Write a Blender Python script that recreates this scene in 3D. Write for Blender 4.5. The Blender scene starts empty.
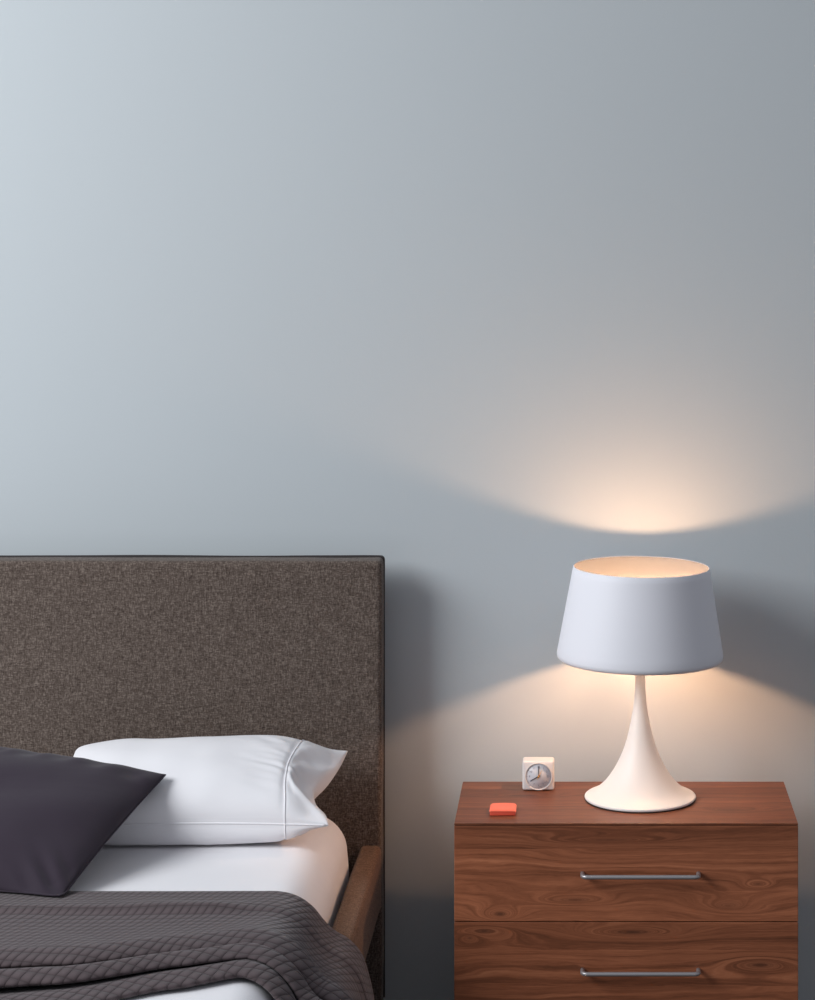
import bpy, bmesh, math, random
from mathutils import Vector, Matrix, noise
from mathutils.bvhtree import BVHTree

S = bpy.context.scene
C = S.collection
PI = math.pi

# ------------------------------------------------------------------ camera, light, exposure
F = 2280.0; VX = 583.0; VY = 200.0; CAMZ = 1.70       # focal length and principal point in pixels of 815x1000
cam_d = bpy.data.cameras.new('camera'); cam = bpy.data.objects.new('camera', cam_d); C.objects.link(cam)
cam.location = (0, 0, CAMZ); cam.rotation_euler = (PI/2, 0, 0)
cam_d.sensor_fit = 'VERTICAL'; cam_d.sensor_height = 24.0; cam_d.sensor_width = 24.0*815/1000
cam_d.lens = F/1000*24.0
cam_d.shift_x = (407.5-VX)/1000.0
cam_d.shift_y = (VY-500.0)/1000.0
cam_d.clip_end = 60
S.camera = cam

S.view_settings.view_transform = 'Standard'
S.view_settings.look = 'None'
S.view_settings.gamma = 1.0
S.view_settings.use_curve_mapping = False
S.view_settings.exposure = 0.0

w = bpy.data.worlds.new('world'); S.world = w; w.use_nodes = True
bg = w.node_tree.nodes['Background']; bg.inputs[0].default_value = (0.85, 0.90, 1.0, 1); bg.inputs[1].default_value = 0.33

def area(name, loc, target, sx, sy, power, col):
    l = bpy.data.lights.new(name, 'AREA'); l.shape = 'RECTANGLE'; l.size = sx; l.size_y = sy
    l.energy = power; l.color = col
    o = bpy.data.objects.new(name, l); C.objects.link(o); o.location = loc
    o.rotation_euler = (Vector(target)-Vector(loc)).to_track_quat('-Z', 'Y').to_euler()
    return o
area('window_daylight', (-3.1, 2.35, 2.60), (-0.45, 4.4, 1.15), 1.9, 1.6, 124, (0.93, 0.97, 1.0))

# ------------------------------------------------------------------ helpers
def P(px, py, d):
    """pixel + depth -> world point"""
    return Vector(((px-VX)/F*d, d, CAMZ-(py-VY)/F*d))

def lerp(a, b, t): return a+(b-a)*t
def sm(a, b, x):
    t = max(0, min(1, (x-a)/(b-a))); return t*t*(3-2*t)

def thing(name, label, cat, loc=(0, 0, 0), group=None):
    o = bpy.data.objects.new(name, None); C.objects.link(o); o.location = loc
    o.empty_display_size = 0.05
    o['label'] = label; o['category'] = cat
    if group: o['group'] = group
    return o

def tag(o, label, cat, group=None):
    o['label'] = label; o['category'] = cat
    if group: o['group'] = group
    return o

def obj(name, bm, mat, parent=None, smooth=True, label=None):
    """bmesh in world coordinates -> one mesh object; parented objects keep their place"""
    me = bpy.data.meshes.new(name)
    bmesh.ops.recalc_face_normals(bm, faces=bm.faces)
    bm.to_mesh(me); bm.free()
    for p in me.polygons: p.use_smooth = smooth
    o = bpy.data.objects.new(name, me); C.objects.link(o)
    if mat: me.materials.append(mat)
    if parent:
        m = Matrix.Translation(parent_world(parent)).inverted()
        me.transform(m); o.parent = parent
    if label: o['label'] = label
    return o

def parent_world(p):
    v = Vector((0, 0, 0))
    while p:
        v += p.location; p = p.parent
    return v

def rbox(bm, lo, hi, r=0.003, seg=3):
    """rounded box"""
    lo = Vector(lo); hi = Vector(hi)
    g = bmesh.ops.create_cube(bm, size=1)
    for v in g['verts']:
        v.co = Vector([(lo[i]+hi[i])/2 + v.co[i]*(hi[i]-lo[i]) for i in range(3)])
    if r > 0:
        es = list({e for v in g['verts'] for e in v.link_edges})
        bmesh.ops.bevel(bm, geom=es, offset=r, segments=seg, profile=0.5, affect='EDGES')

def lathe(bm, prof, centre, seg=96, close=False):
    cx, cy, cz = centre
    rings = []
    for r, z in prof:
        if r < 1e-6: rings.append([bm.verts.new((cx, cy, cz+z))])
        else: rings.append([bm.verts.new((cx+r*math.cos(2*PI*k/seg), cy+r*math.sin(2*PI*k/seg), cz+z)) for k in range(seg)])
    n = len(rings)
    for i in range(n if close else n-1):
        a = rings[i]; b = rings[(i+1) % n]
        for k in range(seg):
            k2 = (k+1) % seg
            if len(a) == 1: bm.faces.new((a[0], b[k], b[k2]))
            elif len(b) == 1: bm.faces.new((a[k], b[0], a[k2]))
            else: bm.faces.new((a[k], b[k], b[k2], a[k2]))

def tube(bm, pts, r, seg=12):
    pts = [Vector(p) for p in pts]; n = len(pts); rings = []
    up = None
    for i in range(n):
        t = (pts[min(i+1, n-1)]-pts[max(i-1, 0)]).normalized()
        if up is None:
            up = Vector((0, 0, 1)) if abs(t.z) < .9 else Vector((1, 0, 0))
        a = (up-t*up.dot(t)).normalized(); up = a; b = t.cross(a)
        rings.append([bm.verts.new(pts[i]+r*(math.cos(2*PI*k/seg)*a+math.sin(2*PI*k/seg)*b)) for k in range(seg)])
    for i in range(n-1):
        for k in range(seg):
            bm.faces.new((rings[i][k], rings[i][(k+1) % seg], rings[i+1][(k+1) % seg], rings[i+1][k]))
    bm.faces.new(rings[0]); bm.faces.new(list(reversed(rings[-1])))

def crom(pts, t):
    """Catmull-Rom through list of tuples, t in 0..len-1"""
    n = len(pts); i = min(int(t), n-2); f = t-i
    p0 = pts[max(i-1, 0)]; p1 = pts[i]; p2 = pts[i+1]; p3 = pts[min(i+2, n-1)]
    return tuple(0.5*((2*b)+(-a+c)*f+(2*a-5*b+4*c-d)*f*f+(-a+3*b-3*c+d)*f**3) for a, b, c, d in zip(p0, p1, p2, p3))

# ------------------------------------------------------------------ materials
def new_mat(name):
    m = bpy.data.materials.new(name); m.use_nodes = True
    nt = m.node_tree; b = nt.nodes['Principled BSDF']
    return m, nt, b

class N:
    """tiny node-building helper"""
    def __init__(s, nt): s.nt = nt
    def node(s, t, **kw):
        n = s.nt.nodes.new(t)
        for k, v in kw.items(): setattr(n, k, v)
        return n
    def put(s, sock, v):
        if hasattr(v, 'is_linked') or isinstance(v, bpy.types.NodeSocket): s.nt.links.new(v, sock)
        else: sock.default_value = v
    def math(s, op, a, b=0.0, c=None):
        n = s.node('ShaderNodeMath', operation=op); s.put(n.inputs[0], a); s.put(n.inputs[1], b)
        if c is not None: s.put(n.inputs[2], c)
        return n.outputs[0]
    def ramp(s, f, stops):
        n = s.node('ShaderNodeValToRGB'); s.put(n.inputs[0], f)
        e = n.color_ramp.elements
        while len(e) < len(stops): e.new(0.5)
        for i, (p, c) in enumerate(stops):
            e[i].position = p; e[i].color = (*c, 1)
        return n.outputs[0]
    def mix(s, f, a, b, mode='MIX'):
        n = s.node('ShaderNodeMix', data_type='RGBA', blend_type=mode)
        s.put(n.inputs[0], f); s.put(n.inputs[6], a if not isinstance(a, tuple) else (*a, 1)); s.put(n.inputs[7], b if not isinstance(b, tuple) else (*b, 1))
        return n.outputs[2]
    def noise(s, vec, scale, detail=3, rough=.5, dim='3D', w=None):
        n = s.node('ShaderNodeTexNoise', noise_dimensions=dim)
        if vec is not None: s.put(n.inputs['Vector'], vec)
        if w is not None: s.put(n.inputs['W'], w)
        n.inputs['Scale'].default_value = scale; n.inputs['Detail'].default_value = detail; n.inputs['Roughness'].default_value = rough
        return n.outputs[0]
    def mapping(s, vec, scale=(1, 1, 1), loc=(0, 0, 0), rot=(0, 0, 0)):
        n = s.node('ShaderNodeMapping'); s.put(n.inputs[0], vec)
        n.inputs['Location'].default_value = loc; n.inputs['Rotation'].default_value = rot; n.inputs['Scale'].default_value = scale
        return n.outputs[0]
    def geo(s): return s.node('ShaderNodeNewGeometry').outputs['Position']
    def objc(s): return s.node('ShaderNodeTexCoord').outputs['Object']
    def uv(s): return s.node('ShaderNodeTexCoord').outputs['UV']
    def sep(s, v):
        n = s.node('ShaderNodeSeparateXYZ'); s.put(n.inputs[0], v); return n.outputs
    def comb(s, x, y, z):
        n = s.node('ShaderNodeCombineXYZ'); s.put(n.inputs[0], x); s.put(n.inputs[1], y); s.put(n.inputs[2], z); return n.outputs[0]
    def bump(s, h, strength, dist, b):
        n = s.node('ShaderNodeBump'); s.put(n.inputs['Height'], h); n.inputs['Strength'].default_value = strength; n.inputs['Distance'].default_value = dist
        s.nt.links.new(n.outputs[0], b.inputs['Normal'])

def plain(name, col, rough=.5, metal=0, emit=None, spec=.5, bump=None):
    m, nt, b = new_mat(name)
    b.inputs['Base Color'].default_value = (*col, 1); b.inputs['Roughness'].default_value = rough; b.inputs['Metallic'].default_value = metal
    b.inputs['Specular IOR Level'].default_value = spec
    n = N(nt)
    if emit: b.inputs['Emission Color'].default_value = (*emit[0], 1); b.inputs['Emission Strength'].default_value = emit[1]
    if bump: n.bump(n.noise(n.objc(), bump[0], 4), bump[1], bump[2], b)
    return m

def mat_wall():
    m, nt, b = new_mat('wall_paint'); n = N(nt)
    v = n.objc()
    c = n.mix(n.noise(v, 2.0, 2), (.51, .545, .565), (.52, .555, .575))
    nt.links.new(c, b.inputs['Base Color']); b.inputs['Roughness'].default_value = .85; b.inputs['Specular IOR Level'].default_value = .2
    n.bump(n.noise(v, 160, 4, .6), .10, .002, b)
    return m

def mat_linen(name, dark, mid, light):
    m, nt, b = new_mat(name); n = N(nt)
    v = n.geo()
    a = n.noise(n.mapping(v, (120, 250, 560)), 1, 3, .6)       # threads running across
    c = n.noise(n.mapping(v, (560, 250, 120)), 1, 3, .6)       # threads running up
    d = n.noise(n.mapping(v, (330, 330, 330)), 1, 2, .6)
    f = n.math('ADD', n.math('MULTIPLY', a, .38), n.math('MULTIPLY', c, .38))
    f = n.math('ADD', f, n.math('MULTIPLY', d, .24))
    col = n.ramp(f, [(.38, dark), (.50, mid), (.62, light)])
    nt.links.new(col, b.inputs['Base Color'])
    b.inputs['Roughness'].default_value = .95; b.inputs['Specular IOR Level'].default_value = .1
    b.inputs['Sheen Weight'].default_value = .1; b.inputs['Sheen Roughness'].default_value = .5
    n.bump(f, .5, .0015, b)
    return m

def mat_cloth(name, col, col2, rough=.9, wr=0.25, sheen=.1):
    m, nt, b = new_mat(name); n = N(nt)
    v = n.objc()
    c = n.mix(n.noise(v, 9, 3), col, col2)
    nt.links.new(c, b.inputs['Base Color'])
    b.inputs['Roughness'].default_value = rough; b.inputs['Specular IOR Level'].default_value = .15
    b.inputs['Sheen Weight'].default_value = sheen
    h = n.math('ADD', n.math('MULTIPLY', n.noise(n.mapping(v, (8, 20, 20), rot=(0, 0, .4)), 1, 3, .5), 1.0), n.math('MULTIPLY', n.noise(v, 900, 2), .02))
    n.bump(h, wr, .006, b)
    return m

def mat_knit():
    """matelasse knit: rows of slanting scalloped cells, laid out in the cloth's own UV (metres)"""
    m, nt, b = new_mat('knitted_throw'); n = N(nt)
    x, y, z = n.sep(n.uv())
    wob = n.math('MULTIPLY', n.math('SUBTRACT', n.noise(n.uv(), 9, 2), .5), .014)
    x = n.math('ADD', x, wob)
    CU, CV = .0140, .0200
    row = n.math('DIVIDE', y, CV)
    ri = n.math('FLOOR', row); rf = n.math('SUBTRACT', row, ri)
    u = n.math('ADD', n.math('DIVIDE', x, CU), n.math('MULTIPLY', ri, .5))
    u = n.math('ADD', u, n.math('MULTIPLY', rf, .55))
    uf = n.math('FRACT', u)
    # scallop: puffed cell, deep at the lower edge and at the slanted side
    a = n.math('SINE', n.math('MULTIPLY', uf, PI))
    c = n.math('SINE', n.math('MULTIPLY', rf, PI))
    h = n.math('POWER', n.math('MULTIPLY', a, c), .45)
    h2 = n.math('ADD', h, n.math('MULTIPLY', n.noise(n.uv(), 700, 3), .12))
    col = n.mix(h, (.054, .040, .042), (.114, .087, .091))
    nt.links.new(col, b.inputs['Base Color'])
    b.inputs['Roughness'].default_value = .95; b.inputs['Specular IOR Level'].default_value = .1
    b.inputs['Sheen Weight'].default_value = .15
    n.bump(h2, .7, .0026, b)
    return m

def mat_walnut(name, planks, knots, vertical='z', tint=1.0, seed=0.0):
    """walnut boards: contour-line grain round knots, plank joints at fixed heights"""
    m, nt, b = new_mat(name); n = N(nt)
    X, Y, Z = n.sep(n.geo())
    V = Z if vertical == 'z' else Y
    # which plank
    idx = None
    for p in planks:
        s_ = n.math('GREATER_THAN', V, p); idx = s_ if idx is None else n.math('ADD', idx, s_)
    if idx is None: idx = n.math('MULTIPLY', V, 0)
    low = n.noise(n.comb(n.math('ADD', n.math('MULTIPLY', X, 2.2), n.math('MULTIPLY', idx, 7.3+seed)), n.math('MULTIPLY', V, 13), n.math('MULTIPLY', idx, 3.1)), 1, 2, .5)
    f = n.math('ADD', n.math('MULTIPLY', V, 14.0), n.math('MULTIPLY', low, 1.1))
    f = n.math('ADD', f, n.math('MULTIPLY', idx, 5.17))
    kn = None
    for (kx, kz, sx, sz, amp) in knots:
        dx = n.math('DIVIDE', n.math('SUBTRACT', X, kx), sx); dz = n.math('DIVIDE', n.math('SUBTRACT', V, kz), sz)
        r2 = n.math('ADD', n.math('MULTIPLY', dx, dx), n.math('MULTIPLY', dz, dz))
        g = n.math('EXPONENT', n.math('MULTIPLY', n.math('SQRT', r2), -1.6))
        f = n.math('ADD', f, n.math('MULTIPLY', g, amp))
        core = n.math('EXPONENT', n.math('MULTIPLY', r2, -9.0))
        core = n.math('MULTIPLY', core, min(1.0, abs(amp)/2.2))
        kn = core if kn is None else n.math('ADD', kn, core)
    f = n.math('ADD', f, seed)
    brk = n.noise(n.mapping(n.geo(), (14, 60, 60)), 1, 3, .6)
    f = n.math('ADD', f, n.math('MULTIPLY', brk, .14))
    rings = n.noise(None, 3.2, 4, .62, '1D', f)
    fine = n.noise(n.comb(n.math('MULTIPLY', X, 9), n.math('MULTIPLY', f, 16), idx), 1, 4, .6)
    pore = n.noise(n.mapping(n.geo(), (45, 300, 900)), 1, 2, .5)
    v = n.math('ADD', n.math('MULTIPLY', rings, .50), n.math('MULTIPLY', fine, .36))
    v = n.math('ADD', v, n.math('MULTIPLY', pore, .12))
    t = tint
    col = n.ramp(v, [(.30, (.095*t, .034*t, .016*t)), (.44, (.215*t, .072*t, .034*t)), (.54, (.31*t, .108*t, .052*t)), (.67, (.42*t, .160*t, .080*t))])
    # plank to plank tone
    pt = n.noise(None, 1, 0, 0, '1D', n.math('MULTIPLY', idx, 3.77+seed))
    col = n.mix(1.0, col, n.ramp(pt, [(.35, (.74, .70, .68)), (.65, (1.16, 1.14, 1.12))]), 'MULTIPLY')
    if kn is not None:
        col = n.mix(n.math('MINIMUM', n.math('MULTIPLY', kn, .75), .8), col, (.035, .014, .009))
    nt.links.new(col, b.inputs['Base Color'])
    b.inputs['Roughness'].default_value = .42; b.inputs['Specular IOR Level'].default_value = .35
    n.bump(v, .12, .001, b)
    return m

M_wall = mat_wall()
M_linen = mat_linen('brown_linen', (.050, .035, .029), (.110, .083, .069), (.220, .175, .148))
M_rail = mat_linen('lamp_tinted_linen', (.075, .038, .020), (.155, .083, .048), (.27, .155, .095))  # headboard linen with the lamp's orange light put into the colour
M_piping = plain('dark_piping', (.035, .028, .028), .9, bump=(300, .3, .001))
M_white = mat_cloth('white_cotton', (.82, .80, .82), (.86, .84, .86), wr=.18)
M_sheet = mat_cloth('white_sheet', (.82, .80, .82), (.86, .84, .86), wr=.14)
M_plum = mat_cloth('plum_sateen', (.031, .022, .033), (.037, .026, .039), rough=.75, wr=.2, sheen=.15)
M_knit = mat_knit()
M_steel = plain('brushed_steel', (.42, .40, .41), .38, .6, bump=(400, .05, .0005))
M_shade = plain('white_enamel_outside', (.83, .82, .87), .55, bump=(300, .03, .0004))
M_inner = plain('darkened_enamel_inside', (.12, .122, .13), .7, spec=.2)  # white lining darkened in colour to cut its glow and bounce
M_base = plain('white_enamel_base', (.86, .84, .82), .45, bump=(200, .02, .0004))
M_rubber = plain('black_rubber', (.02, .02, .022), .8)
M_bulb = plain('lit_bulb', (1, .9, .75), .3, emit=((1.0, .60, .35), 560))
M_bulb_low = plain('added_lower_bulb', (1, .9, .75), .3, emit=((1.0, .57, .32), 1150))  # for the added second bulb
M_clock = plain('white_plastic', (.80, .76, .74), .4, spec=.4)
M_dial = plain('white_dial', (.66, .66, .70), .45)
M_black = plain('black_hand', (.03, .03, .035), .5)
M_yellow = plain('orange_hand', (.85, .42, .10), .5)
M_print = plain('grey_print', (.34, .34, .40), .6)
M_coral = plain('coral_vinyl', (.93, .19, .115), .45, spec=.4, bump=(250, .05, .0005))
M_coral2 = plain('coral_vinyl_shell', (.80, .10, .055), .5, spec=.4)
M_dark = plain('dark_recess', (.02, .012, .01), .8)

def mat_floor():
    m, nt, b = new_mat('oak_floor'); n = N(nt)
    x, y, z = n.sep(n.geo())
    br = n.node('ShaderNodeTexBrick'); n.put(br.inputs['Vector'], n.geo()); br.inputs['Scale'].default_value = 1
    br.inputs['Brick Width'].default_value = 1.2; br.inputs['Row Height'].default_value = .14; br.inputs['Mortar Size'].default_value = .002
    br.inputs['Color1'].default_value = (.075, .05, .035, 1); br.inputs['Color2'].default_value = (.1, .066, .046, 1); br.inputs['Mortar'].default_value = (.02, .015, .01, 1)
    g = n.noise(n.mapping(n.geo(), (3, 60, 10)), 1, 4, .6)
    c = n.mix(.5, br.outputs[0], n.ramp(g, [(.3, (.05, .033, .023)), (.7, (.12, .08, .055))]))
    nt.links.new(c, b.inputs['Base Color']); b.inputs['Roughness'].default_value = .5
    return m
M_floor = mat_floor()

# ------------------------------------------------------------------ the room
WALL = 4.494
bm = bmesh.new(); rbox(bm, (-3.6, WALL, 0), (2.6, WALL+.12, 2.75), 0)
o = obj('wall_back', bm, M_wall, smooth=False); o['kind'] = 'structure'
bm = bmesh.new(); rbox(bm, (-3.6, -0.6, -.1), (2.6, WALL+.12, 0), 0)
o = obj('floor', bm, M_floor, smooth=False); o['kind'] = 'structure'
bm = bmesh.new(); rbox(bm, (-3.6, WALL-.014, 0), (2.6, WALL, .09), .003)
o = obj('baseboard_back', bm, plain('white_trim', (.6, .62, .63), .5), smooth=False); o['kind'] = 'structure'

# ------------------------------------------------------------------ bed
def Z(y): return CAMZ-y                      # height from "distance below the camera"
BX0, BX1 = -2.06, -.3875                      # bed left and right
HB0, HB1 = 4.382, 4.440                      # headboard front and back
RAILT, RAILB = Z(1.24), Z(1.365)
bed = thing('bed', 'low upholstered bed in brown woven linen with tall flat headboard against the wall', 'bed', (-1.22, 3.4, 0))

HTOP = CAMZ-(556.5-VY)/F*HB1
def soft_slab(name, lo, hi, r, mat, parent, amp=.0015, cuts=60, bulge=0, sub=1):
    """upholstered slab: rounded box, cut finely and slightly uneven"""
    bm = bmesh.new()
    lo = Vector(lo); hi = Vector(hi); sz = hi-lo
    rbox(bm, lo, hi, r, 5)
    for ax in range(3):
        L = sz[ax]; nc = int(L/.03)
        for k in range(1, nc):
            co = lo.copy(); co[ax] = lo[ax]+L*k/nc
            if not (lo[ax]+r*1.01 < co[ax] < hi[ax]-r*1.01): continue
            no = Vector((0, 0, 0)); no[ax] = 1
            bmesh.ops.bisect_plane(bm, geom=bm.verts[:]+bm.edges[:]+bm.faces[:], plane_co=co, plane_no=no)
    bm.normal_update()
    for v in bm.verts:
        nv = noise.noise(v.co*5)*amp+noise.noise(v.co*14)*amp*.4
        v.co += v.normal*nv
    return obj(name, bm, mat, parent)
head = soft_slab('headboard', (BX0, HB0, .12), (BX1, HB1, HTOP), .009, M_linen, bed, .0016)
# dark piping round the back seam of the headboard
bm = bmesh.new()
pts = []
zt = HTOP; xr = BX1-.001; xl = BX0+.001; rc = .005
pts += [(xr, HB1-.006, .15), (xr, HB1-.006, .6), (xr, HB1-.006, zt-rc*2)]
pts += [(xr-rc*(1-math.cos(a)), HB1-.006, zt-rc+rc*math.sin(a)) for a in [k*PI/2/6 for k in range(7)]]
nseg = 50
for k in range(1, nseg):
    x = lerp(xr-rc, xl+rc, k/nseg); pts.append((x, HB1-.006, zt+noise.noise(Vector((x*4, 0, 0)))*.002))
pts += [(xl+rc*(1-math.sin(a)), HB1-.006, zt-rc+rc*math.cos(a)) for a in [k*PI/2/6 for k in range(7)]]
pts += [(xl, HB1-.006, zt-.1), (xl, HB1-.006, .15)]
tube(bm, pts, .0034, 8)
obj('piping', bm, M_piping, head, label='dark piping along the back seam of the headboard')
# rails
FOOT = 2.25
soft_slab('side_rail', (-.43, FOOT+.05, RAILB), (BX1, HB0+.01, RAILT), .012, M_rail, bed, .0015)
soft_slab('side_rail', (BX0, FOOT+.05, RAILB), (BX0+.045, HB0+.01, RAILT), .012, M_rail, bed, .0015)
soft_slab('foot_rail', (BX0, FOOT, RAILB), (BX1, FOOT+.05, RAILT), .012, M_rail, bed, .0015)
bm = bmesh.new(); rbox(bm, (BX0+.04, FOOT+.04, RAILB+.005), (-.425, HB0-.002, RAILB+.025), .002)
obj('slat_base', bm, M_dark, bed)
for lx in (BX0+.12, BX1-.12):
    for ly in (FOOT+.15, HB0-.2):
        bm = bmesh.new(); lathe(bm, [(0, 0), (.018, 0), (.022, .005), (.028, RAILB+.006), (0, RAILB+.006)], (lx, ly, 0), 24)
        obj('leg', bm, M_rubber, bed)

# mattress with its white fitted sheet
MT = Z(1.16); MX1 = -.445; MX0 = BX0+.05
def build_mattress():
    R = .072
    bm = bmesh.new()
    y0, y1 = FOOT+.06, HB0-.004; zb = RAILB+.026
    nx, ny = 150, 130
    hx = (MX1-MX0)/2; cx = (MX0+MX1)/2; hy = (y1-y0)/2; cy = (y0+y1)/2
    def pos(ax, ay, az):
        # rounded box with generous top edge rounding
        q = Vector((ax*hx, ay*hy, az))
        return q
    # cross-section from centre out to the side and down
    secs = []
    prof = [(1.0*k/26, 0) for k in range(27)]
    side = []
    for k in range(1, 13):
        a = k/12*PI/2
        side.append((R*math.sin(a), R*(1-math.cos(a))))
    zh = MT-zb
    for k in range(1, 11):
        d = R+(zh-R-.02)*k/10
        side.append((R+.003*math.sin(PI*k/10), d))
    side.append((R-.012, zh-.008)); side.append((R-.03, zh))
    rc = .08
    loops = []
    # outline (rounded rectangle) offset inward by R
    def outline(off):
        pts = []
        r = max(rc+off-R, .004)
        hx_, hy_ = hx-R+off, hy-R+off
        nS = 60
        for (sx, sy, a0) in ((1, 1, 0), (-1, 1, PI/2), (-1, -1, PI), (1, -1, 3*PI/2)):
            for k in range(9):
                a = a0+k/8*PI/2
                pts.append((sx*(hx_-r)+r*math.cos(a), sy*(hy_-r)+r*math.sin(a)))
            # straight run to the next corner
            nxt = {0: (-(hx_-r), hy_), PI/2: (-hx_, -(hy_-r)), PI: (hx_-r, -hy_), 3*PI/2: (hx_, hy_-r)}[a0]
            st = pts[-1]
            for k in range(1, nS): pts.append((lerp(st[0], nxt[0], k/nS), lerp(st[1], nxt[1], k/nS)))
        return pts
    base = outline(0)
    rings = []
    for f in [.0, .25, .45, .6, .72, .8, .86, .91, .95, .98]:
        if f == 0: continue
        rings.append([(cx+p[0]*f, cy+p[1]*f, MT) for p in base])
    rings.append([(cx+p[0], cy+p[1], MT) for p in base])
    for off, dz in side:
        rings.append([(cx+p[0], cy+p[1], MT-dz) for p in outline(off)])
    vr = [[bm.verts.new(q) for q in r] for r in rings]
    c = bm.verts.new((cx, cy, MT))
    n = len(base)
    for k in range(n): bm.faces.new((c, vr[0][k], vr[0][(k+1) % n]))
    for i in range(len(vr)-1):
        for k in range(n):
            bm.faces.new((vr[i][k], vr[i+1][k], vr[i+1][(k+1) % n], vr[i][(k+1) % n]))
    bm.faces.new(vr[-1])
    bm.normal_update()
    for v in bm.verts:
        a = noise.noise(Vector((v.co.x*3, v.co.y*9, v.co.z*3)))*.0022+noise.noise(Vector((v.co.x*7, v.co.y*7, v.co.z*9+4)))*.0012
        v.co += v.normal*min(a, .0005)
    return bm
mattress = tag(obj('mattress', build_mattress(), M_sheet), 'thick mattress tightly covered by a smooth white fitted sheet, on the brown bed', 'mattress')

# ------------------------------------------------------------------ throw blanket
def dpx(y): return 1.16*F/(y-VY)
def section(c1, h1, c2, h2, gap, end, ridge=.014, r0=917):
    """(ground y, height) knots: flat far hem, a low ridge, two overhanging rolls, and the near hem"""
    mid = (r0+6+c1-17)/2
    return [(895.5, .004), (901, .005), (lerp(899, r0, .5), .008), (r0, ridge), (r0+6, .006), (mid, .010),
            (c1-15, .6*h1), (c1-5, h1), (c1+4, .70*h1), (c1-.3*gap, .44*h1), (c1-gap-2, .004),
            (c2-gap-1, .12*h2), (c2-4, h2), (c2+4, .70*h2), (c2-.25*gap, .42*h2), (c2-gap+1, .004),
            (lerp(c2, end, .35), .015), (lerp(c2, end, .7), .013), (end, .008), (end-.5, .003)]
SEC = [
 (-260, section(992, .041, 1020, .040, 12, 1068)),
 (0,    section(984, .041, 1006, .040, 11, 1038)),
 (100,  section(980, .040, 997, .037, 9, 1018)),
 (200,  section(964, .034, 978, .032, 7, 993, .018, 916)),
 (262,  section(956, .030, 969, .028, 6, 981, .010, 914)),
 (340,  section(962, .031, 978, .030, 7, 992, .010, 915)),
]
PATH = [(-1.5+.08*k, 1.16) for k in range(12)]+[ (-.545, 1.160), (-.505, 1.1605), (-.478, 1.168), (-.456, 1.184), (-.438, 1.207), (-.418, 1.226), (-.396, 1.240), (-.377, 1.262), (-.366, 1.295), (-.357, 1.34), (-.352, 1.40), (-.35, 1.46)]
def build_blanket():
    bm = bmesh.new(); uvl = bm.loops.layers.uv.new('UVMap')
    nt_ = len(SEC[0][1])
    TS = [k/12 for k in range((nt_-1)*12+1)]
    # path arc samples
    ps = []
    for i in range(int((len(PATH)-1)*40)+1):
        ps.append(crom(PATH, i/40))
    arc = [0]
    for a, b in zip(ps, ps[1:]): arc.append(arc[-1]+math.hypot(b[0]-a[0], b[1]-a[1]))
    total = arc[-1]; flat = None
    NS = 330
    grid = []; uvs = []
    j = 0
    Lflat = .955
    svals = [total*(k/NS) for k in range(NS+1)]
    for s in svals:
        while j < len(arc)-2 and arc[j+1] < s: j += 1
        f = (s-arc[j])/max(arc[j+1]-arc[j], 1e-9)
        X = lerp(ps[j][0], ps[j+1][0], f); Yb = lerp(ps[j][1], ps[j+1][1], f)
        tx, ty = ps[j+1][0]-ps[j][0], ps[j+1][1]-ps[j][1]; L = math.hypot(tx, ty)
        nx, nz = ty/L, tx/L         # outward normal in (X, Z)
        # fake flat x coordinate that keeps growing round the edge
        xf = -1.5+s
        col = []; uvc = []; vacc = 0; prev = None
        for t in TS:
            # interpolate sections at the pixel column of this point (depends on depth)
            d0 = 3.6
            px = VX+xf*F/d0
            k = 0
            while k < len(SEC)-2 and SEC[k+1][0] < px: k += 1
            ff = max(0, min(1, (px-SEC[k][0])/(SEC[k+1][0]-SEC[k][0]))); ff = ff*ff*(3-2*ff)*.4+ff*.6
            ya, ha = crom(SEC[k][1], t); yb, hb = crom(SEC[k+1][1], t)
            y = lerp(ya, yb, ff); h = lerp(ha, hb, ff)
            d = dpx(y)
            over = max(0, -(xf+.50))            # how far inside the edge
            past = max(0, xf+.46)
            h = max(h, .0035)
            wob = noise.noise(Vector((xf*5, d*7, 0)))*.0035+noise.noise(Vector((xf*13, d*15, 3)))*.0012
            hh = h*(1+.25*min(1, past*6))+max(wob, 0)+.002
            dd = d+noise.noise(Vector((xf*3.5, t*.25, 9)))*.007*(1 if 0 < t < nt_-1 else .4)
            dd -= past*.10*(t/(nt_-1))-past*.05   # folds fan out as they hang down the side
            p = Vector((X+nx*hh, dd, CAMZ-Yb+nz*hh))
            if prev is not None: vacc += math.hypot(dd-prev[0], hh-prev[1])
            prev = (dd, hh)
            col.append(bm.verts.new(p)); uvc.append((s, vacc))
        grid.append(col); uvs.append(uvc)
    for i in range(len(grid)-1):
        for k in range(len(TS)-1):
            f = bm.faces.new((grid[i][k], grid[i+1][k], grid[i+1][k+1], grid[i][k+1]))
            ids = ((i, k), (i+1, k), (i+1, k+1), (i, k+1))
            for lp, (a, b) in zip(f.loops, ids): lp[uvl].uv = uvs[a][b]
    return bm
blanket = tag(obj('throw_blanket', build_blanket(), M_knit), 'dark taupe knitted throw folded in soft rolls across the white sheet', 'blanket')
# make sure the normals point up, then thickness
md = blanket.modifiers.new('thickness', 'SOLIDIFY'); md.thickness = .003; md.offset = 0

# ------------------------------------------------------------------ pillows
def bvh_of(o):
    bm = bmesh.new(); bm.from_mesh(o.data); t = BVHTree.FromBMesh(bm); bm.free(); return t

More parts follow.
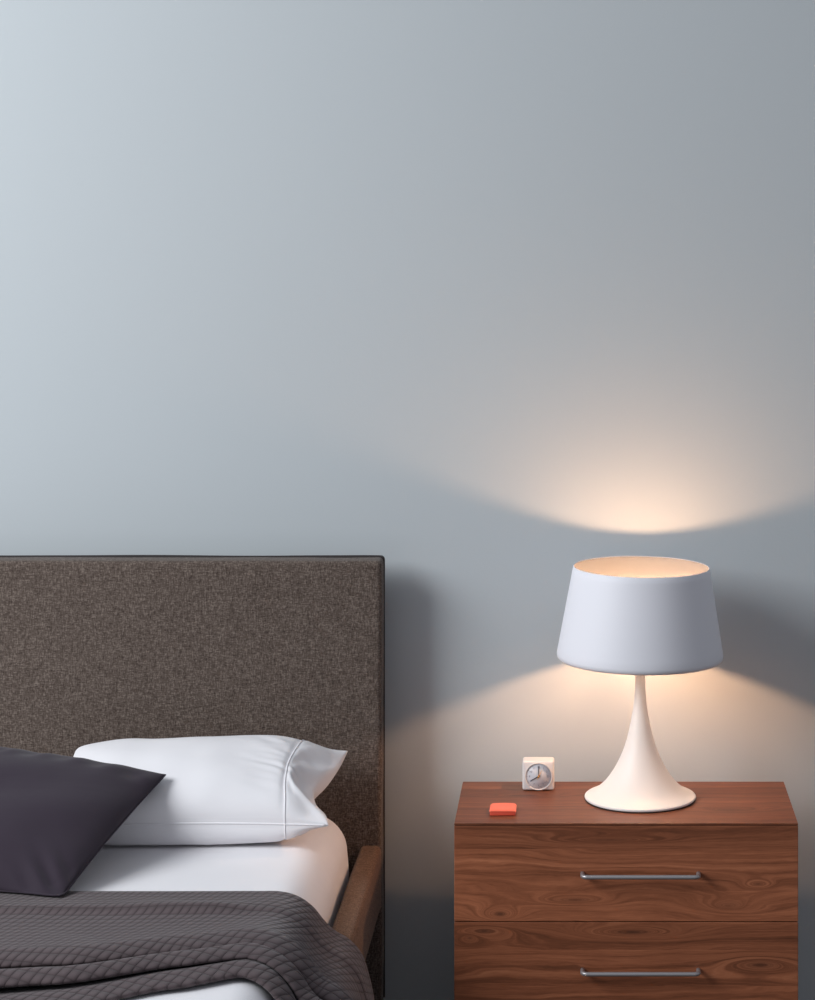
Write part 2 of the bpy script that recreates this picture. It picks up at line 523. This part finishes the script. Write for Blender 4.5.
def build_pillow(c00, c10, c01, c11, T_up, T_dn, pinch, wr, n=90, seed=0, right=None, thick=None, supports=(), power=.5):
    """c00 front-left, c10 front-right, c01 back-left, c11 back-right corners; u left->right, v front->back"""
    bm = bmesh.new()
    N0 = (c10-c00).cross(c01-c00).normalized()
    e1 = (c10-c00).normalized(); e2 = (c01-c00).normalized()
    def base(u, v):
        p = lerp(lerp(c00, c10, u), lerp(c01, c11, u), v)
        cu = math.sin(PI*v); cv = math.sin(PI*u)
        p = p+e1*(pinch*cu*(.5-u)*2*abs(2*u-1)**3*(1 if u > .5 else 1))+e2*(pinch*cv*(.5-v)*2*abs(2*v-1)**3)
        if right: p = p+e1*right(u, v)
        return p
    def prof(a): return max(0, 1-abs(2*a-1)**2.4)**power
    def th(u, v):
        t = prof(u)*prof(v)
        if thick: t *= thick(u, v)
        return t
    sides = []
    for sgn, T in ((1, T_up), (-1, T_dn)):
        g = []
        for i in range(n+1):
            r = []
            for j in range(n+1):
                # denser toward the edges
                u = .5-.5*math.cos(PI*i/n); v = .5-.5*math.cos(PI*j/n)
                u = lerp(u, i/n, .35); v = lerp(v, j/n, .35)
                if sgn < 0 and (i in (0, n) or j in (0, n)):
                    r.append(sides[0][i][j]); continue
                p = base(u, v)
                t = th(u, v)*T
                env = min(1, t/.015)
                q = p*6+Vector((seed, seed*2, 0))
                t += env*(noise.noise(q)*.006+noise.noise(q*2.3)*.003)*(T/.06)
                if wr: t += env*wr(u, v)
                D_ = N0 if sgn > 0 else Vector((0, .10, 1)).normalized()
                r.append(bm.verts.new(p+D_*sgn*(t+.0012*(1 if 0 < i < n and 0 < j < n else 0))))
            g.append(r)
        sides.append(g)
        for i in range(n):
            for j in range(n):
                try:
                    q = (g[i][j], g[i+1][j], g[i+1][j+1], g[i][j+1])
                    bm.faces.new(q if sgn > 0 else tuple(reversed(q)))
                except ValueError: pass
    for tr in supports:
        for v in bm.verts:
            hit = tr.ray_cast(Vector((v.co.x, v.co.y, CAMZ+.5)), Vector((0, 0, -1)))
            if hit[0] is not None and v.co.z < hit[0].z+.006:
                v.co.z = hit[0].z+.006
    return bm, base, N0, th

Tmat = bvh_of(mattress); Tbl = bvh_of(blanket)

# white pillow: closed body, hem band and open end flap at the right
wc00 = Vector((-.975, 4.055, Z(1.118))); wc10 = Vector((-.452, 4.055, Z(1.112)))
wc01 = Vector((-.960, 4.315, Z(1.045))); wc11 = Vector((-.446, 4.325, Z(1.046)))
HEM = .845
def w_right(u, v):
    k = sm(.78, 1.0, u)
    mid = math.exp(-((v-.42)/.20)**2)*.030+math.exp(-((v-.22)/.10)**2)*.010
    return -k*(mid)
def w_thick(u, v):
    t = 1-.55*sm(HEM, 1.0, u)*(1-.3*math.sin(PI*v))
    t *= 1-.05*math.exp(-((u-HEM)/.012)**2)
    return t
def w_wr(u, v):
    a = 0
    # drag lines fanning in from the hem
    k = sm(.60, .82, u)*(1-sm(.93, 1.0, u))*(1-.8*math.exp(-((u-HEM)/.03)**2))
    a += k*.0018*(.4+noise.noise(Vector((u*9, v*9, 5)))*1.5)*math.sin(50*(v+.9*(u-HEM))+5*noise.noise(Vector((u*3, v*3, 1))))*math.sin(PI*v)
    kk = sm(HEM+.01, HEM+.05, u)
    a += kk*.0035*math.sin(20*(v-.9*(u-HEM)*2)+1.0)*math.sin(PI*v)
    a += .001*sm(.3, 1, v)*math.sin(9*u+14*v)*math.sin(PI*u)
    # diagonal fold of the flap near its lower corner
    a += kk*.009*math.exp(-((v-.34+(u-HEM)*1.9)/.07)**2)
    return a
bm, wbase, wN, wth = build_pillow(wc00, wc10, wc01, wc11, .072, .075, .012, w_wr, 150, 2.0, w_right, w_thick, (Tmat,), .42)
pil = thing('white_pillow', 'plump white pillow in a cotton pillowcase leaning on the brown headboard', 'pillow', (-.7, 4.19, MT))
case = obj('pillowcase', bm, M_white, pil)
Tw = bvh_of(case)   # local coordinates of case == world - parent
# hem seam across the case
bm = bmesh.new(); pts = []
tb = BVHTree.FromPolygons([v.co+pil.location for v in case.data.vertices], [tuple(p.vertices) for p in case.data.polygons])
for k in range(61):
    v = .003+.98*k/60
    p = wbase(HEM+.004, v)
    hit = tb.ray_cast(p+wN*.25, -wN)
    if hit[0] is not None: pts.append(hit[0]+wN*.0006)
low = []
for k in range(14):
    o_ = Vector((pts[0].x, 3.7, lerp(MT+.008, pts[0].z-.001, k/13)))
    hit = tb.ray_cast(o_, Vector((0, 1, 0)))
    if hit[0] is not None: low.append(hit[0])
pts = low+pts
tube(bm, pts, .0014, 8); obj('hem_seam', bm, M_white, pil)
# front edge seam
bm = bmesh.new(); pts = []
for k in range(81):
    p = wbase(.01+.98*k/80, 0.0); hit = tb.find_nearest(p)
    pts.append(hit[0])
tube(bm, pts, .0017, 8); obj('edge_seam', bm, M_white, pil)

# plum pillow
dA = Vector((-.862, 3.752, Z(1.154))); dB = Vector((-.748, 4.085, Z(1.030)))
dC = dA+Vector((-.40, .110, .010)); dD = dB+Vector((-.40, .10, .030))
def d_wr(u, v):
    return .0028*math.sin(9*u-13*v+1)*math.sin(PI*u)*math.sin(PI*v)+.004*math.exp(-((u-.9)/.10)**2-((v-.10)/.12)**2)*math.sin(45*(u+v)+3)+.003*math.exp(-((v-.9)/.05)**2)*math.sin(40*u)
bm, dbase, dN, _ = build_pillow(dC, dA, dD, dB, .060, .03, .006, d_wr, 90, 7.0, None, None, (Tmat, tb, Tbl), .55)
plum = thing('throw_pillow', 'dark plum throw pillow lying against the white pillow, one corner on the knitted throw', 'pillow', (-1.0, 3.95, MT))
pc = obj('cushion_cover', bm, M_plum, plum)
bm = bmesh.new(); pts = []
td = BVHTree.FromPolygons([v.co+plum.location for v in pc.data.vertices], [tuple(p.vertices) for p in pc.data.polygons])
for (u0, v0, u1, v1) in ((0, 0, 1, 0), (1, 0, 1, 1), (1, 1, 0, 1), (0, 1, 0, 0)):
    for k in range(30):
        pts.append(td.find_nearest(dbase(lerp(u0, u1, k/30), lerp(v0, v1, k/30)))[0])
pts.append(pts[0])
tube(bm, pts, .0016, 6); obj('edge_seam', bm, M_plum, plum)

# ------------------------------------------------------------------ dresser
DF = 4.11; DB = 4.406; DT = CAMZ-(823.4-VY)/F*DF
DX0 = (454.2-VX)/F*DF; DX1 = (798.2-VX)/F*DF
dres = thing('nightstand', 'walnut nightstand with wide plank drawer fronts and thin steel bar handles', 'nightstand', ((DX0+DX1)/2, (DF+DB)/2, 0))
def fx(px): return (px-VX)/F*DF
def fz(py): return CAMZ-(py-VY)/F*DF
gap1 = fz(922); dh = DT-gap1
front_knots = [(fx(500), fz(914), .030, .012, 2.2), (fx(758), fz(884), .024, .007, 1.2), (fx(728), fz(906), .085, .022, 0.9),
               (fx(575), fz(900), .10, .014, 1.2), (fx(484), fz(931), .050, .011, -2.0), (fx(470), fz(938), .018, .010, 1.2), (fx(632), fz(932), .075, .010, 2.2),
               (fx(760), fz(965), .09, .02, -1.4), (fx(610), fz(840), .12, .008, 1.0)]
M_front = mat_walnut('walnut_drawer_front', [fz(986), fz(950), fz(921.8), fz(891), fz(848.8)], front_knots, 'z', 1.22, 1.3)
M_top = mat_walnut('walnut_top', [4.165, 4.22, 4.285, 4.35], [(fx(520), 4.30, .12, .03, 1.5), (fx(735), 4.2, .1, .03, 1.4)], 'y', .64, 4.2)
M_side = mat_walnut('walnut_side', [], [], 'z', .9, 2.2)
bm = bmesh.new(); rbox(bm, (DX0, DF+.0005, DT-.004), (DX1, DB, DT), .0009, 2)
rbox(bm, (DX0+.001, DF+.022, DT-.020), (DX1-.001, DB-.001, DT-.0035), .0005, 1)
obj('top', bm, M_top, dres, smooth=False)
DBOT = .045
for x0, x1 in ((DX0, DX0+.02), (DX1-.02, DX1)):
    bm = bmesh.new(); rbox(bm, (x0+(.0005 if x0 < 0 else 0), DF+.0215, DBOT), (x1-(0 if x0 < 0 else .0005), DB, DT-.0045), .001, 1)
    obj('side_panel', bm, M_side, dres, smooth=False)
bm = bmesh.new(); rbox(bm, (DX0+.02, DB-.012, DBOT), (DX1-.02, DB, DT-.021), 0); obj('back_panel', bm, M_side, dres, smooth=False)
bm = bmesh.new(); rbox(bm, (DX0+.02, DF+.022, DBOT), (DX1-.02, DB-.012, DBOT+.018), 0); obj('bottom_panel', bm, M_side, dres, smooth=False)
bm = bmesh.new(); rbox(bm, (DX0+.03, DF+.05, 0), (DX1-.03, DB-.03, DBOT), .002); obj('plinth', bm, M_dark, dres, smooth=False)
G = .0016
ztops = [DT-.0045, gap1-G/2, gap1-dh-G/2]; zbots = [gap1+G/2, gap1-dh+G/2, DBOT+.002]
hys = [877.3, 974.3, None]
for i in range(3):
    bm = bmesh.new(); rbox(bm, (DX0, DF, zbots[i]), (DX1, DF+.020, ztops[i]), .0010, 2)
    dr = obj('drawer', bm, M_front, dres, smooth=False)
    hy = hys[i]
    so = .024; hr = .0040
    yb = DF-so
    if hy: zc = CAMZ-(hy-VY)/F*yb
    else: zc = zbots[i]+ (CAMZ-(876.3-VY)/F*yb-gap1)
    xa = (582.5-VX)/F*yb; xb = (699-VX)/F*yb
    pts = [(xa, DF, zc)]
    rr = .009
    pts += [(xa, yb+rr+.008, zc)]
    pts += [(xa+rr*(1-math.cos(a)), yb+rr-rr*math.sin(a), zc) for a in [k*PI/2/7 for k in range(8)]]
    pts += [(xb-rr*(1-math.sin(a)), yb+rr-rr*math.cos(a), zc) for a in [k*PI/2/7 for k in range(8)]]
    pts += [(xb, yb+rr+.008, zc), (xb, DF, zc)]
    bm = bmesh.new(); tube(bm, pts, hr, 16)
    obj('handle', bm, M_steel, dr, label='thin brushed steel bar handle')

# ------------------------------------------------------------------ table lamp
LD = 4.280; LX = (640.2-VX)/F*LD
lamp = thing('table_lamp', 'lit white table lamp with tapered metal shade and flared trumpet base on the nightstand', 'lamp', (LX, LD, DT))
BS = .985
B = [(0, .0016), (.1035, .0016), (.1055, .0028), (.1060, .0050), (.1050, .0068), (.1010, .0088), (.094, .0118), (.084, .0175), (.074, .0255), (.0645, .0355), (.056, .0465), (.0475, .0600), (.0400, .0745), (.0335, .0890), (.0285, .103), (.0240, .118), (.0200, .135), (.0165, .152), (.0135, .170), (.0112, .190), (.0100, .210), (.0095, .235), (.0093, .285)]
Bs = [(lambda q: (q[0]*BS, q[1]))(crom(B[1:], k/5)) for k in range((len(B)-2)*5+1)]
bm = bmesh.new(); lathe(bm, [(0, .0016)]+Bs+[(0, .2852)], (LX, LD, DT), 96)
obj('base', bm, M_base, lamp)
bm = bmesh.new(); lathe(bm, [(0, 0), (.1025, 0), (.1035, .0008), (.1025, .0017), (0, .0017)], (LX, LD, DT), 96)
obj('foot_pad', bm, M_rubber, lamp, label='thin black pad under the base')
SB, ST = .2625, .4350
RB, RT = .1562, .1282
bm = bmesh.new()
prof = [(RB-.0095, SB-.0002), (RB-.004, SB+.0006), (RB-.0008, SB+.004), (RB, SB+.010)]
for k in range(1, 13): prof.append((lerp(RB, RT, k/12), lerp(SB+.010, ST, k/12)))
prof += [(RT-.0008, ST+.0008), (RT-.0018, ST)]
lathe(bm, prof, (0, 0, 0), 128)
tilt = Matrix.Translation((LX, LD, DT)) @ Matrix.Translation((0, 0, .30)) @ Matrix.Rotation(math.radians(1.0), 4, 'Y') @ Matrix.Translation((0, 0, -.30))
bm.transform(tilt); obj('lamp_shade', bm, M_shade, lamp)
bm = bmesh.new()
prof = [(RB-.0095, SB-.0001), (RB-.006, SB+.004), (RB-.003, SB+.012)]
for k in range(1, 13): prof.append((lerp(RB-.003, RT-.0022, k/12), lerp(SB+.012, ST-.001, k/12)))
prof += [(RT-.0018, ST-.0002)]
lathe(bm, prof, (0, 0, 0), 128); bm.transform(tilt)
obj('shade_lining', bm, M_inner, lamp, label='inside of the shade, colour darkened to hold down the bulb glow')
# shade carrier: three thin spokes from the socket
bm = bmesh.new()
for k in range(3):
    a = k*2*PI/3+PI/2+.3
    e = tilt @ Vector(((RB-.012)*math.cos(a), (RB-.012)*math.sin(a), SB+.035))
    tube(bm, [(LX, LD, DT+.288), e], .0012, 8)
obj('shade_carrier', bm, M_base, lamp)
bm = bmesh.new(); lathe(bm, [(0, .280), (.0092, .280), (.0100, .282), (.0100, .322), (.009, .3245), (0, .3245)], (LX, LD, DT), 32)
obj('bulb_socket', bm, M_base, lamp)
def globe(name, z, mat, label):
    bm = bmesh.new(); rr = .0125
    lathe(bm, [(0, z-rr)]+[(rr*math.cos(a), z+rr*math.sin(a)) for a in [lerp(-PI/2, PI/2, k/16) for k in range(1, 16)]]+[(0, z+rr)], (LX, LD, DT), 32)
    obj(name, bm, mat, lamp, label=label)
globe('bulb', .338, M_bulb_low, 'added lower bulb, brightening what lies below the shade')  # second bulb added to strengthen the light on wall and base below
globe('bulb', .3860, M_bulb, 'glowing upper bulb inside the shade')
bm = bmesh.new(); lathe(bm, [(0, .3535), (.0405, .3535), (.041, .3541), (.0405, .3547), (0, .3547)], (LX, LD, DT), 48)
obj('added_light_block', bm, M_base, lamp)  # unseen opaque disc, added to keep the two bulbs' light apart

# ------------------------------------------------------------------ alarm clock
CD = 4.336; cxm = (538.3-VX)/F*CD; cw = .0605; chh = .0565; cdp = .037
clk = thing('alarm_clock', 'small square white alarm clock with round dial on the nightstand', 'clock', (cxm, CD+cdp/2, DT))
bm = bmesh.new(); rbox(bm, (cxm-cw/2, CD, DT+.0008), (cxm+cw/2, CD+cdp, DT+chh), .0045, 5)
obj('body', bm, M_clock, clk)
bm = bmesh.new(); rbox(bm, (cxm-cw/2+.006, CD+.006, DT), (cxm+cw/2-.006, CD+cdp-.006, DT+.002), .0005, 1)
obj('foot_pad', bm, M_rubber, clk)
dz = DT+chh/2-.0005; dxc = cxm+.0006
def ydisc(bm, prof, cx, cz, y0, seg=64):
    """lathe about the y axis: prof = (radius, distance towards the viewer)"""
    t = bmesh.new(); lathe(t, prof, (0, 0, 0), seg)
    t.transform(Matrix.Translation((cx, y0, cz)) @ Matrix.Rotation(PI/2, 4, 'X'))
    me = bpy.data.meshes.new('tmp'); t.to_mesh(me); t.free(); bm.from_mesh(me); bpy.data.meshes.remove(me)
bm = bmesh.new(); ydisc(bm, [(.0258, -.001), (.0261, .0015), (.0258, .0022), (.0252, .0024), (.0247, .0016), (.0246, -.001)], dxc, dz, CD)
obj('bezel', bm, M_clock, clk)
bm = bmesh.new(); ydisc(bm, [(0, .0006), (.0247, .0006), (.0247, -.001), (0, -.001)], dxc, dz, CD)
dial = obj('dial', bm, M_dial, clk)
bm = bmesh.new()
for k in range(60):
    a = k*2*PI/60; L = .0016 if k % 5 else .0026; wd = .0003 if k % 5 else .0006
    m = Matrix.Translation((dxc, CD-.0008, dz)) @ Matrix.Rotation(a, 4, 'Y')
    g = bmesh.ops.create_cube(bm, size=1)
    for v in g['verts']: v.co = m @ Vector((v.co.x*wd, v.co.y*.0003, .0222+v.co.z*L))
obj('minute_marks', bm, M_print, dial)
for k in range(1, 13):
    a = k*2*PI/12
    cu = bpy.data.curves.new('numeral', 'FONT'); cu.body = str(k); cu.size = .0058; cu.align_x = 'CENTER'; cu.align_y = 'CENTER'; cu.extrude = .0001
    to = bpy.data.objects.new('t', cu); C.objects.link(to)
    me = bpy.data.meshes.new_from_object(to); bpy.data.objects.remove(to); bpy.data.curves.remove(cu)
    me.transform(Matrix.Translation((dxc+.0175*math.sin(a), CD-.0008, dz+.0175*math.cos(a))) @ Matrix.Rotation(PI/2, 4, 'X'))
    bm = bmesh.new(); bm.from_mesh(me); bpy.data.meshes.remove(me)
    obj('numeral', bm, M_print, dial, smooth=False)
def hand(name, ang, L, wd, y, mat, back=.003):
    bm = bmesh.new(); g = bmesh.ops.create_cube(bm, size=1)
    m = Matrix.Translation((dxc, y, dz)) @ Matrix.Rotation(ang, 4, 'Y')
    for v in g['verts']:
        z = v.co.z+.5
        v.co = m @ Vector((v.co.x*wd*(1 if z < .5 else .7), v.co.y*.0004, lerp(-back, L, z)))
    return obj(name, bm, mat, clk, smooth=False)
hand('minute_hand', 0, .0195, .0016, CD-.0018, M_black)
hand('hour_hand', math.radians(241), .0165, .0020, CD-.0013, M_black)
hand('second_hand', math.radians(28), .013, .0009, CD-.0023, M_yellow, .006)
bm = bmesh.new(); ydisc(bm, [(0, .0030), (.0016, .0028), (.0018, .0005), (0, .0005)], dxc, dz, CD, 24)
obj('hand_hub', bm, M_yellow, clk)

# ------------------------------------------------------------------ coral case
KF = 4.160; kx0 = (489.2-VX)/F*KF; kx1 = (516.0-VX)/F*KF; kd = .050; kh = .0105
kc = thing('card_case', 'small flat coral red case lying near the left front edge of the nightstand', 'case', ((kx0+kx1)/2, KF+kd/2, DT))
bm = bmesh.new(); rbox(bm, (kx0+.0012, KF+.001, DT), (kx1-.0012, KF+kd-.002, DT+kh-.003), .0012, 3)
obj('shell', bm, M_coral2, kc, label='deeper red lower shell')
bm = bmesh.new()
nx, ny = 20, 14; top = []
for lay in (0, 1):
    g = []
    for i in range(nx+1):
        u = i/nx; r = []
        for j in range(ny+1):
            v = j/ny
            x = lerp(kx0, kx1, u); bow = .005*(1-(2*u-1)**2)
            y = lerp(KF, KF+kd-.004+bow, v)
            z = DT+kh-.003+(.003*math.sin(PI/2*min(1, 1.0*min(u, 1-u)*9))**.6*min(1, v*6+.3)**.7 if lay else 0)
            r.append(bm.verts.new((x, y, z)))
        g.append(r)
    top.append(g)
for i in range(nx):
    for j in range(ny):
        bm.faces.new((top[1][i][j], top[1][i+1][j], top[1][i+1][j+1], top[1][i][j+1]))
        bm.faces.new((top[0][i][j], top[0][i][j+1], top[0][i+1][j+1], top[0][i+1][j]))
for i in range(nx):
    for j in (0, ny):
        bm.faces.new((top[0][i][j], top[0][i+1][j], top[1][i+1][j], top[1][i][j]))
for j in range(ny):
    for i in (0, nx):
        bm.faces.new((top[0][i][j], top[0][i][j+1], top[1][i][j+1], top[1][i][j]))
obj('flap', bm, M_coral, kc)
